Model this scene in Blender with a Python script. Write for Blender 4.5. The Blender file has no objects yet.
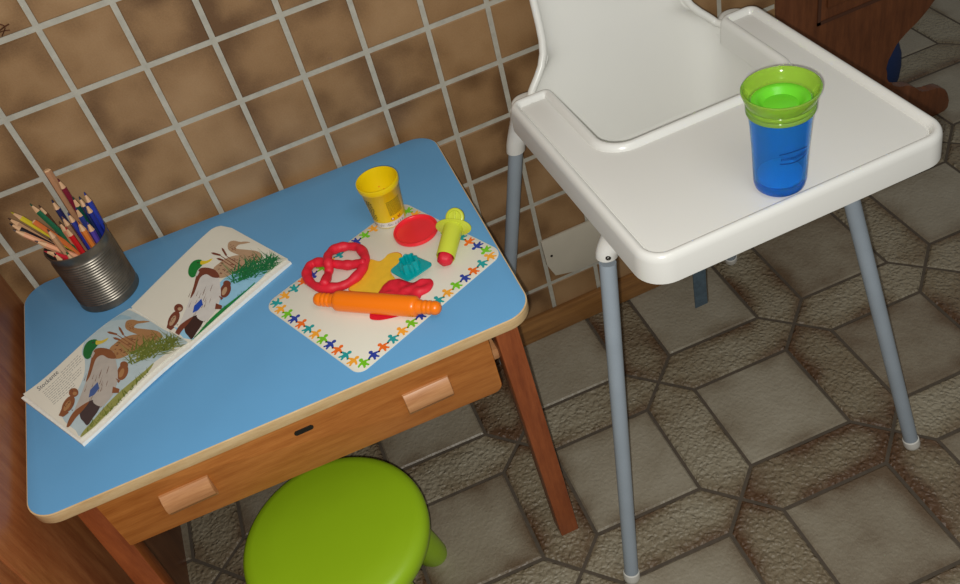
import bpy, bmesh, math, random
from mathutils import Vector, Matrix
from mathutils.geometry import tessellate_polygon
from mathutils import noise as mnoise
random.seed(7)
PI = math.pi
COL = bpy.context.scene.collection
SC = bpy.context.scene

# ------------------------------------------------------------------ camera
F = 926.0871789747047
CP = Vector((0.2586115786567039, -1.4422999534117866, 1.545194423873579))
RR = [Vector((0.9088894672737614, -0.3601614918451147, -0.21024660775020929)),
      Vector((-0.39592736122305716, -0.586838721623608, -0.7063015216165638)),
      Vector((0.13100175920008902, 0.7251923983295135, -0.6759693221526867))]

def P(px, py, z=0.635):
    """point of the photograph on the horizontal plane z"""
    v = RR[0]*((px-480)/F) + RR[1]*((py-292)/F) + RR[2]
    t = (z-CP.z)/v.z
    return CP + v*t

def PW(px, py, y=0.0):
    v = RR[0]*((px-480)/F) + RR[1]*((py-292)/F) + RR[2]
    t = (y-CP.y)/v.y
    return CP + v*t

cam_d = bpy.data.cameras.new('camera')
cam = bpy.data.objects.new('camera', cam_d)
COL.objects.link(cam)
cam_d.sensor_width = 36
cam_d.lens = F/960*36
cam_d.clip_start = 0.02
m = Matrix.Identity(4)
for i in range(3):
    m[i][0] = RR[0][i]; m[i][1] = -RR[1][i]; m[i][2] = -RR[2][i]; m[i][3] = CP[i]
cam.matrix_world = m
SC.camera = cam

# ------------------------------------------------------------------ materials
def s2l(c):
    return tuple(((x/255)/12.92 if x/255 <= 0.04045 else ((x/255+0.055)/1.055)**2.4) for x in c)

def nodes(name):
    mt = bpy.data.materials.new(name); mt.use_nodes = True
    nt = mt.node_tree
    return mt, nt, nt.nodes['Principled BSDF']

def coords(nt, scale=(1, 1, 1), rot=(0, 0, 0)):
    tc = nt.nodes.new('ShaderNodeTexCoord'); mp = nt.nodes.new('ShaderNodeMapping')
    mp.inputs['Scale'].default_value = scale; mp.inputs['Rotation'].default_value = rot
    nt.links.new(tc.outputs['Object'], mp.inputs['Vector'])
    return mp.outputs['Vector']

def noise(nt, vec, scale, detail=3, rough=.5):
    n = nt.nodes.new('ShaderNodeTexNoise'); n.inputs['Scale'].default_value = scale
    n.inputs['Detail'].default_value = detail; n.inputs['Roughness'].default_value = rough
    nt.links.new(vec, n.inputs['Vector'])
    return n.outputs['Fac']

def ramp(nt, fac, stops):
    r = nt.nodes.new('ShaderNodeValToRGB')
    while len(r.color_ramp.elements) < len(stops): r.color_ramp.elements.new(.5)
    for e, (p, c) in zip(r.color_ramp.elements, stops):
        e.position = p; e.color = (*c, 1)
    nt.links.new(fac, r.inputs['Fac'])
    return r.outputs['Color']

def bump(nt, bs, h, strength, dist):
    b = nt.nodes.new('ShaderNodeBump'); b.inputs['Strength'].default_value = strength
    b.inputs['Distance'].default_value = dist
    nt.links.new(h, b.inputs['Height']); nt.links.new(b.outputs['Normal'], bs.inputs['Normal'])

def mat(name, rgb, rough=.5, var=.06, nscale=30, bmp=0, bscale=200, metal=0, spec=.5, coat=0, sss=0):
    mt, nt, bs = nodes(name)
    c = s2l(rgb); v = coords(nt)
    f = noise(nt, v, nscale)
    col = ramp(nt, f, [(.3, tuple(x*(1-var) for x in c)), (.7, tuple(min(1, x*(1+var)) for x in c))])
    nt.links.new(col, bs.inputs['Base Color'])
    bs.inputs['Roughness'].default_value = rough; bs.inputs['Metallic'].default_value = metal
    bs.inputs['Specular IOR Level'].default_value = spec
    bs.inputs['Coat Weight'].default_value = coat
    if sss:
        bs.inputs['Subsurface Weight'].default_value = sss
        bs.inputs['Subsurface Radius'].default_value = (.01, .01, .01); bs.inputs['Subsurface Scale'].default_value = .3
    if bmp: bump(nt, bs, noise(nt, v, bscale, 4), bmp, .001)
    return mt

def wood(name, light, dark, stretch, rough=.4, bmp=.15, scale=9, spec=.5):
    """stretch = per axis frequency (small along the grain)"""
    mt, nt, bs = nodes(name)
    v = coords(nt, stretch)
    f1 = noise(nt, v, scale, 6, .6); f2 = noise(nt, v, scale*7, 3, .5)
    mx = nt.nodes.new('ShaderNodeMath'); mx.operation = 'MULTIPLY_ADD'
    nt.links.new(f2, mx.inputs[0]); mx.inputs[1].default_value = .35; nt.links.new(f1, mx.inputs[2])
    col = ramp(nt, mx.outputs[0], [(.45, s2l(dark)), (.68, s2l([(a*1.2+b*.8)/2 for a, b in zip(light, dark)])), (.85, s2l(light))])
    nt.links.new(col, bs.inputs['Base Color']); bs.inputs['Roughness'].default_value = rough
    bs.inputs['Specular IOR Level'].default_value = spec
    bump(nt, bs, f2, bmp, .0006)
    return mt

def tile_mat(name, light, mid, dark, rough, bmp_scale, bstr, bdist, spec=.5, k=1, pebble=False):
    mt, nt, bs = nodes(name)
    v = coords(nt)
    ae = nt.nodes.new('ShaderNodeAttribute'); ae.attribute_name = 'edge'
    ar = nt.nodes.new('ShaderNodeAttribute'); ar.attribute_name = 'rnd'
    n1 = noise(nt, v, 11, 4, .6); n2 = noise(nt, v, 380, 2, .6)
    a = nt.nodes.new('ShaderNodeMath'); a.operation = 'MULTIPLY_ADD'      # edge*noise
    n3 = noise(nt, v, 5.5, 2, .5)
    mr = nt.nodes.new('ShaderNodeMapRange'); mr.inputs['From Min'].default_value = .38; mr.inputs['From Max'].default_value = .62
    mr.inputs['To Min'].default_value = .15*k; mr.inputs['To Max'].default_value = k
    nt.links.new(n3, mr.inputs['Value'])
    nt.links.new(ae.outputs['Fac'], a.inputs[0]); nt.links.new(mr.outputs[0], a.inputs[1])
    b = nt.nodes.new('ShaderNodeMath'); b.operation = 'MULTIPLY_ADD'; b.inputs[1].default_value = .55
    nt.links.new(n1, b.inputs[0]); b.inputs[2].default_value = 0
    nt.links.new(b.outputs[0], a.inputs[2])
    c = nt.nodes.new('ShaderNodeMath'); c.operation = 'MULTIPLY_ADD'; c.inputs[1].default_value = .34 if pebble else .22
    nt.links.new(ar.outputs['Fac'], c.inputs[0]); nt.links.new(a.outputs[0], c.inputs[2])
    d = nt.nodes.new('ShaderNodeMath'); d.operation = 'MULTIPLY_ADD'; d.inputs[1].default_value = .28
    nt.links.new(n2, d.inputs[0]); nt.links.new(c.outputs[0], d.inputs[2])
    col = ramp(nt, d.outputs[0], [(.38, s2l(light)), (.66, s2l(mid)), (1.0, s2l(dark))])
    nt.links.new(col, bs.inputs['Base Color']); bs.inputs['Roughness'].default_value = rough
    bs.inputs['Specular IOR Level'].default_value = spec
    if pebble:
        vo = nt.nodes.new('ShaderNodeTexVoronoi'); vo.feature = 'SMOOTH_F1'; vo.inputs['Scale'].default_value = bmp_scale; vo.inputs['Smoothness'].default_value = .6
        nn = nt.nodes.new('ShaderNodeTexNoise'); nn.inputs['Scale'].default_value = bmp_scale*.5
        ad = nt.nodes.new('ShaderNodeVectorMath'); ad.operation = 'MULTIPLY_ADD'; ad.inputs[1].default_value = (.014, .014, .014)
        nt.links.new(v, nn.inputs['Vector']); nt.links.new(nn.outputs['Color'], ad.inputs[0]); nt.links.new(v, ad.inputs[2])
        nt.links.new(ad.outputs[0], vo.inputs['Vector'])
        inv = nt.nodes.new('ShaderNodeMath'); inv.operation = 'MULTIPLY'; inv.inputs[1].default_value = -1
        nt.links.new(vo.outputs['Distance'], inv.inputs[0])
        bump(nt, bs, inv.outputs[0], bstr, bdist)
    else: bump(nt, bs, noise(nt, v, bmp_scale, 2, .5), bstr, bdist)
    return mt

M = {}
M['wall_tile'] = tile_mat('glazed brown wall tile', (164, 130, 92), (146, 112, 75), (104, 74, 45), .42, 260, .25, .0006, k=.42)
M['wall_grout'] = mat('pale wall grout', (176, 172, 158), .9, .1, 60, .5, 300)
M['floor_square'] = tile_mat('square stoneware floor tile', (162, 154, 136), (144, 134, 115), (104, 86, 66), .42, 125, .7, .0018, k=.30, pebble=True)
M['floor_hex'] = tile_mat('rough hexagonal floor tile', (154, 145, 124), (132, 119, 96), (94, 68, 46), .50, 118, 1.0, .0048, k=.42, pebble=True)
M['floor_grout'] = mat('dark floor grout', (84, 74, 62), .9, .12, 60, .5, 300)
M['base_wood'] = wood('baseboard oak', (158, 112, 62), (120, 80, 42), (.6, 8, 8))
M['panel_wood'] = wood('reddish brown varnished wood', (164, 102, 60), (132, 72, 38), (8, 6, .7), .38)
M['bench_wood'] = wood('dark brown varnished wood', (122, 72, 42), (92, 52, 30), (6, 6, .9), .4)
M['groove'] = mat('dark brown groove', (84, 50, 32), .6)  # darker brown for the strips that draw the bench panel's groove lines
M['table_blue'] = mat('blue laminate', (100, 163, 210), .42, .03, 8, .08, 900)
M['table_edge'] = wood('pale plywood edge', (226, 196, 148), (204, 168, 118), (2, 2, 12), .5)
M['apron_wood'] = wood('honey birch', (192, 122, 58), (160, 92, 36), (.8, 5, 8), .4)
M['leg_wood'] = wood('reddish leg wood', (164, 88, 46), (128, 62, 30), (8, 8, .8), .42)
M['handle_wood'] = wood('worn pale handle wood', (206, 152, 104), (172, 116, 72), (.8, 5, 10), .4)
M['black'] = mat('black metal', (22, 20, 19), .5)
M['white_plastic'] = mat('white plastic', (229, 228, 222), .24, .012, 6, .04, 700, spec=.45)
M['seat_plastic'] = mat('white seat plastic', (229, 228, 221), .3, .012, 6, .05, 900, spec=.45)
M['leg_metal'] = mat('grey lacquered steel', (154, 165, 175), .45, .04, 20, .05, 500)
M['cap_white'] = mat('white rubber', (214, 212, 204), .5)
M['screw'] = mat('screw steel', (70, 66, 60), .35, metal=.8)
M['strap'] = mat('dark blue grey webbing', (66, 82, 92), .8, .2, 120, .6, 900)
M['plate'] = mat('aged off white plastic', (196, 188, 170), .5, .07, 9)
M['lime'] = mat('lime green plastic', (152, 190, 26), .36, .02, 10, .06, 900)
M['tin'] = mat('worn tin', (122, 116, 106), .38, .25, 45, .1, 300, metal=.85)
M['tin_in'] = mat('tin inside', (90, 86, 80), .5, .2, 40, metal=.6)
M['paper'] = mat('cream paper', (232, 228, 212), .75, .02, 20)
M['page_edge'] = mat('white page edge', (240, 238, 228), .8, .05, 200)
M['mat_white'] = mat('white placemat plastic', (226, 222, 206), .38, .015, 10)
M['yellow_tub'] = mat('yellow plastic', (238, 206, 10), .34, .03, 20)
M['orange_pl'] = mat('orange plastic', (255, 126, 8), .3, .02, 20)
M['red_pl'] = mat('red plastic', (240, 44, 56), .28, .03, 20)
M['red_dough'] = mat('red dough', (222, 28, 52), .55, .08, 60, .35, 260)
M['teal_pl'] = mat('teal plastic', (0, 158, 160), .3, .03, 20)
M['lime_pl'] = mat('yellow green plastic', (205, 214, 64), .32, .03, 20)
M['sky_paint'] = mat('printed pale blue', (186, 206, 212), .75)
M['label_white'] = mat('white paper strip', (226, 222, 214), .6)
M['print_dark'] = mat('dark print', (70, 66, 20), .6)
M['print_olive'] = mat('olive print', (150, 126, 14), .6)
M['ink'] = mat('dark ink', (52, 54, 66), .7)
M['ink_grey'] = mat('grey ink', (122, 120, 118), .7)
M['blue_bag'] = mat('blue fabric', (20, 44, 88), .8)
M['logo_blue'] = mat('dark blue print', (10, 34, 120), .4)

def trans(name, rgb, rough, tr, ior=1.45):
    mt, nt, bs = nodes(name)
    c = s2l(rgb); v = coords(nt)
    col = ramp(nt, noise(nt, v, 20), [(.3, tuple(x*.97 for x in c)), (.7, tuple(min(1, x*1.03) for x in c))])
    nt.links.new(col, bs.inputs['Base Color'])
    bs.inputs['Roughness'].default_value = rough; bs.inputs['Transmission Weight'].default_value = tr
    bs.inputs['IOR'].default_value = ior
    return mt
M['cup_blue'] = trans('translucent blue plastic', (70, 178, 255), .08, .8, 1.2)
M['cup_base'] = trans('thick blue plastic', (30, 110, 240), .15, .5, 1.2)
M['cup_dome'] = mat('bright blue inner dome', (120, 236, 255), .3)
M['cup_green'] = trans('translucent lime silicone', (190, 232, 84), .12, .65, 1.25)
M['cup_green_in'] = mat('lime silicone valve disc', (108, 206, 46), .25)
M['rim_clear'] = trans('clear rim plastic', (226, 232, 190), .08, .75, 1.35)

_pm = {}
def paint(rgb, rough=.6):
    k = (rgb, rough)
    if k not in _pm: _pm[k] = mat('printed colour', rgb, rough, .05, 80)
    return _pm[k]

# ------------------------------------------------------------------ object helpers
BASE = {}          # object -> world matrix
def thing(name, label, cat, loc=(0, 0, 0), group=None):
    o = bpy.data.objects.new(name, None); COL.objects.link(o)
    o.location = loc; o.empty_display_size = .02
    BASE[o] = Matrix.Translation(Vector(loc))
    o['label'] = label; o['category'] = cat
    if group: o['group'] = group
    return o

def obj(name, bm, mats, parent=None, loc=None, angle=35, label=None, smooth=True):
    """bm is in world coordinates"""
    if parent is not None: inv = BASE[parent].inverted()
    else: inv = Matrix.Translation(-Vector(loc or (0, 0, 0)))
    bm.transform(inv)
    bmesh.ops.recalc_face_normals(bm, faces=bm.faces[:])
    me = bpy.data.meshes.new(name)
    bm.to_mesh(me); bm.free()
    if not isinstance(mats, (list, tuple)): mats = [mats]
    for mm in mats: me.materials.append(mm)
    if smooth:
        me.shade_smooth(); me.set_sharp_from_angle(angle=math.radians(angle))
    o = bpy.data.objects.new(name, me); COL.objects.link(o)
    if parent is not None:
        o.parent = parent; BASE[o] = BASE[parent]
    else:
        o.location = loc or (0, 0, 0); BASE[o] = Matrix.Translation(Vector(loc or (0, 0, 0)))
    if label: o['label'] = label
    return o

def tag(o, label, cat, group=None):
    o['label'] = label; o['category'] = cat
    if group: o['group'] = group
    return o

def struct(o, label=None, cat=None):
    o['kind'] = 'structure'
    if label: o['label'] = label
    if cat: o['category'] = cat
    return o

def box(bm, lo, hi, bev=0, seg=2, mtx=None, mi=0):
    b = bmesh.new()
    bmesh.ops.create_cube(b, size=1)
    for v in b.verts:
        v.co = Vector([(lo[i]+hi[i])/2 + v.co[i]*(hi[i]-lo[i]) for i in range(3)])
    if bev: bmesh.ops.bevel(b, geom=b.edges[:]+b.verts[:], offset=bev, segments=seg, profile=.5, affect='EDGES')
    if mtx: b.transform(mtx)
    merge(bm, b, mi)
    return bm

def merge(bm, b, mi=None):
    vm = {}
    for v in b.verts: vm[v] = bm.verts.new(v.co)
    for f in b.faces:
        try:
            g = bm.faces.new([vm[v] for v in f.verts])
            g.material_index = f.material_index if mi is None else mi
        except ValueError: pass
    b.free()

def rings(bm, rs, cap0=True, cap1=True, mi=0, closed=True, mis=None):
    """skin consecutive rings of equal length"""
    V = [[bm.verts.new(p) for p in r] for r in rs]
    n = len(V[0])
    for k in range(len(V)-1):
        for i in range(n if closed else n-1):
            j = (i+1) % n
            f = bm.faces.new((V[k][i], V[k][j], V[k+1][j], V[k+1][i]))
            f.material_index = mis[k] if mis else mi
    if cap0: bm.faces.new(V[0][::-1]).material_index = mis[0] if mis else mi
    if cap1: bm.faces.new(V[-1]).material_index = mis[-1] if mis else mi
    return V

def lathe(bm, prof, c, n=48, mi=0, cap0=False, cap1=False, axis=None, mis=None, sx=1, fl=None):
    """prof = [(r,z)]; axis = direction of z"""
    q = Vector(axis).to_track_quat('Z', 'Y').to_matrix() if axis is not None else Matrix.Identity(3)
    c = Vector(c); rs = []
    for r, z in prof:
        ring = []
        for k in range(n):
            a = 2*PI*k/n
            rr = max(r, 1e-5)*(fl(a) if fl else 1)
            ring.append(c + q @ Vector((rr*math.cos(a)*sx, rr*math.sin(a), z)))
        rs.append(ring)
    return rings(bm, rs, cap0, cap1, mi, True, mis)

def tube(bm, pts, rad, n=12, caps=True, mi=0, closed=False, flat=1.0):
    pts = [Vector(p) for p in pts]; N = len(pts)
    if not isinstance(rad, (list, tuple)): rad = [rad]*N
    rs = []; up = None
    for k, p in enumerate(pts):
        a = pts[(k-1) % N] if (k > 0 or closed) else p
        b = pts[(k+1) % N] if (k < N-1 or closed) else p
        d = (b-a).normalized()
        if up is None:
            up = Vector((0, 0, 1)) if abs(d.z) < .9 else Vector((1, 0, 0))
        x = d.cross(up).normalized(); y = x.cross(d).normalized(); up = y
        rs.append([p + x*math.cos(2*PI*i/n)*rad[k] + y*math.sin(2*PI*i/n)*rad[k]*flat for i in range(n)])
    if closed: rs.append(rs[0])
    rings(bm, rs, caps and not closed, caps and not closed, mi)
    if closed: bmesh.ops.remove_doubles(bm, verts=bm.verts[:], dist=1e-6)
    return bm

def catmull(pts, per=8, closed=False):
    pts = [Vector(p) for p in pts]; out = []; n = len(pts)
    for i in range(n if closed else n-1):
        p0 = pts[(i-1) % n] if closed or i > 0 else pts[0]
        p1 = pts[i]; p2 = pts[(i+1) % n]
        p3 = pts[(i+2) % n] if closed or i+2 < n else pts[-1]
        for k in range(per):
            t = k/per
            out.append(.5*((2*p1)+(p2-p0)*t+(2*p0-5*p1+4*p2-p3)*t*t+(3*p1-p0-3*p2+p3)*t**3))
    if not closed: out.append(pts[-1])
    return out

def fillet(poly, radii, inset=0, seg=7):
    """2D polygon (CCW) -> rounded; inset moves edges inward keeping the point count"""
    n = len(poly); L = []
    for i in range(n):
        a = Vector(poly[i]); b = Vector(poly[(i+1) % n]); d = (b-a).normalized(); nrm = Vector((-d.y, d.x))
        L.append((a+nrm*inset, d))
    out = []
    for i in range(n):
        p1, d1 = L[i-1]; p2, d2 = L[i]
        cr = d1.x*d2.y-d1.y*d2.x
        t = ((p2-p1).x*d2.y-(p2-p1).y*d2.x)/cr
        c = p1+d1*t
        convex = cr > 0
        r = radii[i]-inset if convex else radii[i]+inset
        r = max(r, .0004)
        ang = math.acos(max(-1, min(1, d1.dot(d2))))
        tl = r*math.tan(ang/2)
        s = c-d1*tl; n1 = Vector((-d1.y, d1.x))*(1 if convex else -1)
        ctr = s+n1*r; v0 = s-ctr
        for k in range(seg+1):
            a = ang*k/seg*(1 if convex else -1)
            out.append(ctr+Vector((v0.x*math.cos(a)-v0.y*math.sin(a), v0.x*math.sin(a)+v0.y*math.cos(a))))
    return out

def slab(bm, poly, radii, prof, seg=7, mis=None, mi=0):
    """prof = [(inset, z)] bottom to top"""
    rs = [[Vector((p.x, p.y, z)) for p in fillet(poly, radii, d, seg)] for d, z in prof]
    return rings(bm, rs, True, True, mi, True, mis)

def prism(bm, poly, frame, t, bev=0, mi=0):
    """poly 2D in frame (origin, ex, ey), thickness t along ex x ey"""
    o, ex, ey = [Vector(v) for v in frame]; ez = ex.cross(ey)
    b = bmesh.new()
    v0 = [b.verts.new(o+ex*x+ey*y) for x, y in poly]; v1 = [b.verts.new(o+ex*x+ey*y+ez*t) for x, y in poly]
    n = len(poly)
    for i in range(n): b.faces.new((v0[i], v0[(i+1) % n], v1[(i+1) % n], v1[i]))
    f0 = b.faces.new(v0[::-1]); f1 = b.faces.new(v1)
    if bev:
        es = list(f0.edges)+list(f1.edges)
        bmesh.ops.bevel(b, geom=es, offset=bev, segments=2, profile=.5, affect='EDGES')
    merge(bm, b, mi)
    return bm

# ------------------------------------------------------------------ the setting: tiles
def inset_poly(poly, d):
    n = len(poly); out = []
    for i in range(n):
        a = Vector(poly[i-1]); b = Vector(poly[i]); c = Vector(poly[(i+1) % n])
        d1 = (b-a).normalized(); d2 = (c-b).normalized()
        n1 = Vector((-d1.y, d1.x)); n2 = Vector((-d2.y, d2.x))
        k = d/(1+n1.dot(n2))
        out.append(b+(n1+n2)*k)
    return out

def tile(bm, poly, grout, to3, levels, rnd, mi):
    """levels = (inset, height, edge)"""
    le = bm.verts.layers.float['edge']; lr = bm.verts.layers.float['rnd']
    prev = None
    for d, h, e in levels:
        ring = []
        for p in inset_poly(poly, grout/2+d):
            v = bm.verts.new(to3(p, h)); v[le] = e; v[lr] = rnd; ring.append(v)
        if prev:
            for i in range(len(ring)):
                j = (i+1) % len(ring)
                bm.faces.new((prev[i], prev[j], ring[j], ring[i])).material_index = mi
        prev = ring
    bm.faces.new(prev).material_index = mi

def new_tile_bm():
    bm = bmesh.new(); bm.verts.layers.float.new('edge'); bm.verts.layers.float.new('rnd')
    return bm

# floor
FP, FTH, FOX, FOY, FA = 0.32621256646355057, -0.03191673739141952, 0.7867106922562237, -0.26209025858065244, 0.16734253409694522
def f3(p, h):
    x, y = p.x*FP, -p.y*FP
    c, s = math.cos(FTH), math.sin(FTH)
    return Vector((FOX+c*x-s*y, FOY+s*x+c*y, h))
bm = new_tile_bm()
lv = [(0, -.0035, 1), (.012, 0, 1), (.055, 0, .55), (.11, 0, .1)]
for i in range(-9, 8):
    for j in range(-8, 6):
        a = FA
        sq = [(i+a, j+a), (i+1-a, j+a), (i+1-a, j+1-a), (i+a, j+1-a)]
        tile(bm, [Vector(q) for q in sq],   .017, f3, lv+[(.2, 0, 0)], random.random(), 0)
        hx = [(i, j), (i+a, j-a), (i+1-a, j-a), (i+1, j), (i+1-a, j+a), (i+a, j+a)]
        tile(bm, [Vector(q) for q in hx],   .017, f3, lv, random.random(), 1)
        hy = [(i, j), (i+a, j+a), (i+a, j+1-a), (i, j+1), (i-a, j+1-a), (i-a, j+a)]
        tile(bm, [Vector(q) for q in hy],   .017, f3, lv, random.random(), 1)
box(bm, (-2.3, -2.2, -.05), (3.3, 2.4, -.003), mi=2)
struct(obj('floor', bm, [M['floor_square'], M['floor_hex'], M['floor_grout']], angle=20))

# wall with square tiles; ends at the passage on the right
TS = .1125; ZG = 1.0378716711363785; XE = 1.25
bm = new_tile_bm()
lvw = [(0, .003, 1), (.0025, 0, 1), (.018, 0, .75), (.036, 0, .15)]
def w3(p, h): return Vector((p.x, h, p.y))
for i in range(-8, 12):
    for j in range(-12, 10):
        x0, x1 = i*TS, (i+1)*TS; z1 = ZG-j*TS; z0 = z1-TS
        if x0 >= XE-.02: continue
        x1 = XE+.0035 if x1 > XE-.03 else x1; z0 = max(z0, -.004)
        if z1 < .03: continue
        tile(bm, [Vector(q) for q in ((x0, z0), (x1, z0), (x1, z1), (x0, z1))], .0075, w3, lvw, random.random(), 0)
box(bm, (-1.0, .002, 0), (XE-.003, .13, 2.4), mi=1)
box(bm, (XE-.003, .004, 0), (XE, .13, 2.4), mi=0)
struct(obj('wall_back', bm, [M['wall_tile'], M['wall_grout']], angle=20))
# painted twig motif on one tile of the wall
bm = bmesh.new()
for pts, r in (([(-14, 38), (-4, 33), (4, 27), (9, 24)], .0036), ([(-8, 26), (-2, 24), (5, 27), (2, 36)], .0030), ([(-4, 34), (3, 31), (10, 30)], .0022)):
    q = [PW(a, b, -.0006) for a, b in pts]
    tube(bm, catmull(q, 5), r, 6, flat=.25)
struct(obj('trim_1', bm, paint((92, 52, 30))), 'brown painted twig motif on a wall tile at the upper left')
# baseboard
bm = bmesh.new(); box(bm, (-.24, -.014, 0), (XE, .0, .068), .003)
struct(obj('baseboard_back', bm, M['base_wood']))
# return wall going away behind the end of the tiled wall
bm = bmesh.new(); box(bm, (1.13, .13, 0), (XE, 2.3, 2.4))
struct(obj('wall_right', bm, M['plate']))

# ------------------------------------------------------------------ left cabinet
t = thing('wooden_cabinet', 'reddish brown varnished wooden cabinet side at the left end of the blue table', 'cabinet', (-.5, -.33, 0))
PX = -.2575
bm = bmesh.new(); box(bm, (PX-.02, -.592, 0), (PX, -.006, .88), .0015)
obj('side_panel', bm, M['panel_wood'], t)
bm = bmesh.new(); box(bm, (PX-.022, -.604, 0), (PX-.004, -.5915, .88))
obj('groove_strip', bm, M['panel_wood'], t)
bm = bmesh.new(); box(bm, (PX-.03, -.68, 0), (PX+.003, -.6035, .88), .004)
obj('corner_post', bm, M['panel_wood'], t)
bm = bmesh.new(); box(bm, (-.78, -.58, .0), (PX-.02, -.006, .875), .001); obj('body', bm, M['panel_wood'], t)
bm = bmesh.new(); box(bm, (-.76, -.605, .09), (PX-.035, -.585, .86), .004)
d = obj('door', bm, M['panel_wood'], t)
bm = bmesh.new(); lathe(bm, [(.006, 0), (.006, .012), (.014, .02), (.012, .028), (0, .03)], (PX-.09, -.605, .6), 20, axis=(0, -1, 0), cap0=True)
obj('knob', bm, M['handle_wood'], d)
bm = bmesh.new(); box(bm, (-.8, -.69, .88), (PX-.002, -.005, .90), .004)
obj('top_board', bm, M['panel_wood'], t)

# ------------------------------------------------------------------ bench beyond the end of the wall
t = thing('corner_bench', 'dark brown wooden bench end with a curved foot and framed panel behind the high chair', 'bench', (1.55, .16, 0))
prof = [(1.30, 0), (1.40, 0), (1.44, .03), (1.62, .03), (1.70, .02), (1.76, 0), (1.853, 0), (1.862, .03), (1.848, .066), (1.815, .088), (1.79, .085), (1.765, .10), (1.735, .128), (1.70, .140), (1.672, .160),
        (1.656, .19), (1.656, .22), (1.668, .255), (1.70, .285), (1.745, .315), (1.79, .365), (1.81, .41), (1.80, .45), (1.75, .475), (1.70, .52), (1.68, .60), (1.66, .66), (1.60, .70),
        (1.50, .73), (1.43, .80), (1.38, .90), (1.30, .94)]
cv = catmull([Vector((a, b, 0)) for a, b in prof], 3, True)
bm = bmesh.new()
prism(bm, [(p.x, max(0, p.y)) for p in cv], ((0, .165, 0), (1, 0, 0), (0, 0, 1)), .025, .003)
obj('end_panel', bm, M['bench_wood'], t, angle=50)
bm = bmesh.new(); box(bm, (1.475, .134, .44), (1.635, .141, .66), .004)
obj('raised_panel', bm, M['bench_wood'], t)
bm = bmesh.new()
for lo, hi in (((1.452, .137, .405), (1.460, .1408, .69)), ((1.452, .137, .405), (1.66, .1408, .413)), ((1.652, .137, .405), (1.66, .1408, .66))): box(bm, lo, hi)
obj('panel_groove', bm, M['groove'], t)
bm = bmesh.new(); box(bm, (1.27, .17, .40), (1.76, 1.5, .43), .006); obj('seat_board', bm, M['bench_wood'], t)
bm = bmesh.new(); box(bm, (1.27, .17, .43), (1.30, 1.5, .90), .004); obj('backrest', bm, M['bench_wood'], t)
bm = bmesh.new(); box(bm, (1.30, 1.45, 0), (1.70, 1.48, .40), .004); obj('rear_support', bm, M['bench_wood'], t)
# blue bag peeping out behind the bench end
bm = bmesh.new()
c = Vector((1.738, .30, .100))
rs = []
for k in range(9):
    a = -PI/2+PI*k/8
    rs.append([c+Vector((.085*math.cos(a)**.5*math.cos(b) if math.cos(a) > 0 else 0, .07*(max(0, math.cos(a))**.5)*math.sin(b), .100*math.sin(a))) for b in [2*PI*i/20 for i in range(20)]])
rings(bm, rs, True, True)
tag(obj('cloth_bag', bm, M['blue_bag'], loc=(1.738, .30, 0)), 'dark blue fabric bag mostly hidden behind the curved bench end', 'bag')

# ------------------------------------------------------------------ plate on the wall
t = thing('wall_cover_plate', 'off white plastic cover plate screwed to the wall tiles beside the high chair leg', 'cover plate', (.74, 0, .21))
poly = [(.674, .268), (.676, .200), (.690, .162), (.735, .150), (.80, .150), (.84, .162), (.852, .20), (.854, .268)]
bm = bmesh.new(); prism(bm, [(a, b) for a, b in poly], ((0, -.0002, 0), (1, 0, 0), (0, 0, 1)), .008, .002)
obj('plate', bm, M['plate'], t)
for x in (.690, .838):
    bm = bmesh.new(); lathe(bm, [(.003, 0), (.003, .001), (.0012, .0014)], (x, -.0083, .222), 12, axis=(0, -1, 0), cap1=True)
    obj('screw', bm, M['screw'], t)

# ------------------------------------------------------------------ children's table
t = thing('childrens_table', "low children's desk with a blue laminate top, pale edge and wooden drawer front", 'table', (.12, -.27, 0))
TZ = .635
tp = [(-.243, -.529), (.489, -.544), (.512, -.022), (-.246, -.001)]
R4 = [.042, .042, .045, .045]
bm = bmesh.new()
slab(bm, tp, R4, [(.001, TZ-.020), (0, TZ-.018), (0, TZ-.0015), (.0012, TZ-.0008)], 10)
obj('edge_band', bm, M['table_edge'], t)
bm = bmesh.new()
slab(bm, tp, R4, [(.0018, TZ-.0012), (.0018, TZ-.0002), (.0024, TZ)], 10)
obj('laminate_top', bm, M['table_blue'], t)
def leg(x, y, dx, dy, w=.036, d=.036):
    b = bmesh.new(); bot = Vector((x+dx, y+dy, 0)); top = Vector((x, y, TZ-.021))
    rs = []
    for p, s in ((bot, .46), (bot+(top-bot)*.01, .5), (top, .5)):
        rs.append([p+Vector((a*w*s*2*.5*2, c*d*s*2*.5*2, 0))*.5 for a, c in ((-1, -1), (1, -1), (1, 1), (-1, 1))])
    rings(b, rs)
    bmesh.ops.bevel(b, geom=[e for e in b.edges if abs((e.verts[0].co-e.verts[1].co).z) > .1], offset=.003, segments=2, profile=.5, affect='EDGES')
    return b
for x, y, dx, dy in ((.447, -.495, .017, .014), (-.183, -.478, -.022, .0), (.452, -.075, .023, .0), (-.190, -.055, -.018, 0)):
    obj('leg', leg(x, y, dx, dy), M['leg_wood'], t)
bm = bmesh.new()
fr = (Vector((-.168, -.492, 0)), Vector((1, -.012, 0)).normalized(), Vector((0, 0, 1)))
ap = fillet([(0, .492), (.586, .476), (.586, .611), (0, .611)], [.004, .014, .003, .003], 0, 4)
prism(bm, [(p.x, p.y) for p in ap], fr, .018, .0015)
dr = obj('drawer', bm, M['apron_wood'], t, label='honey coloured drawer front')
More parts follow.
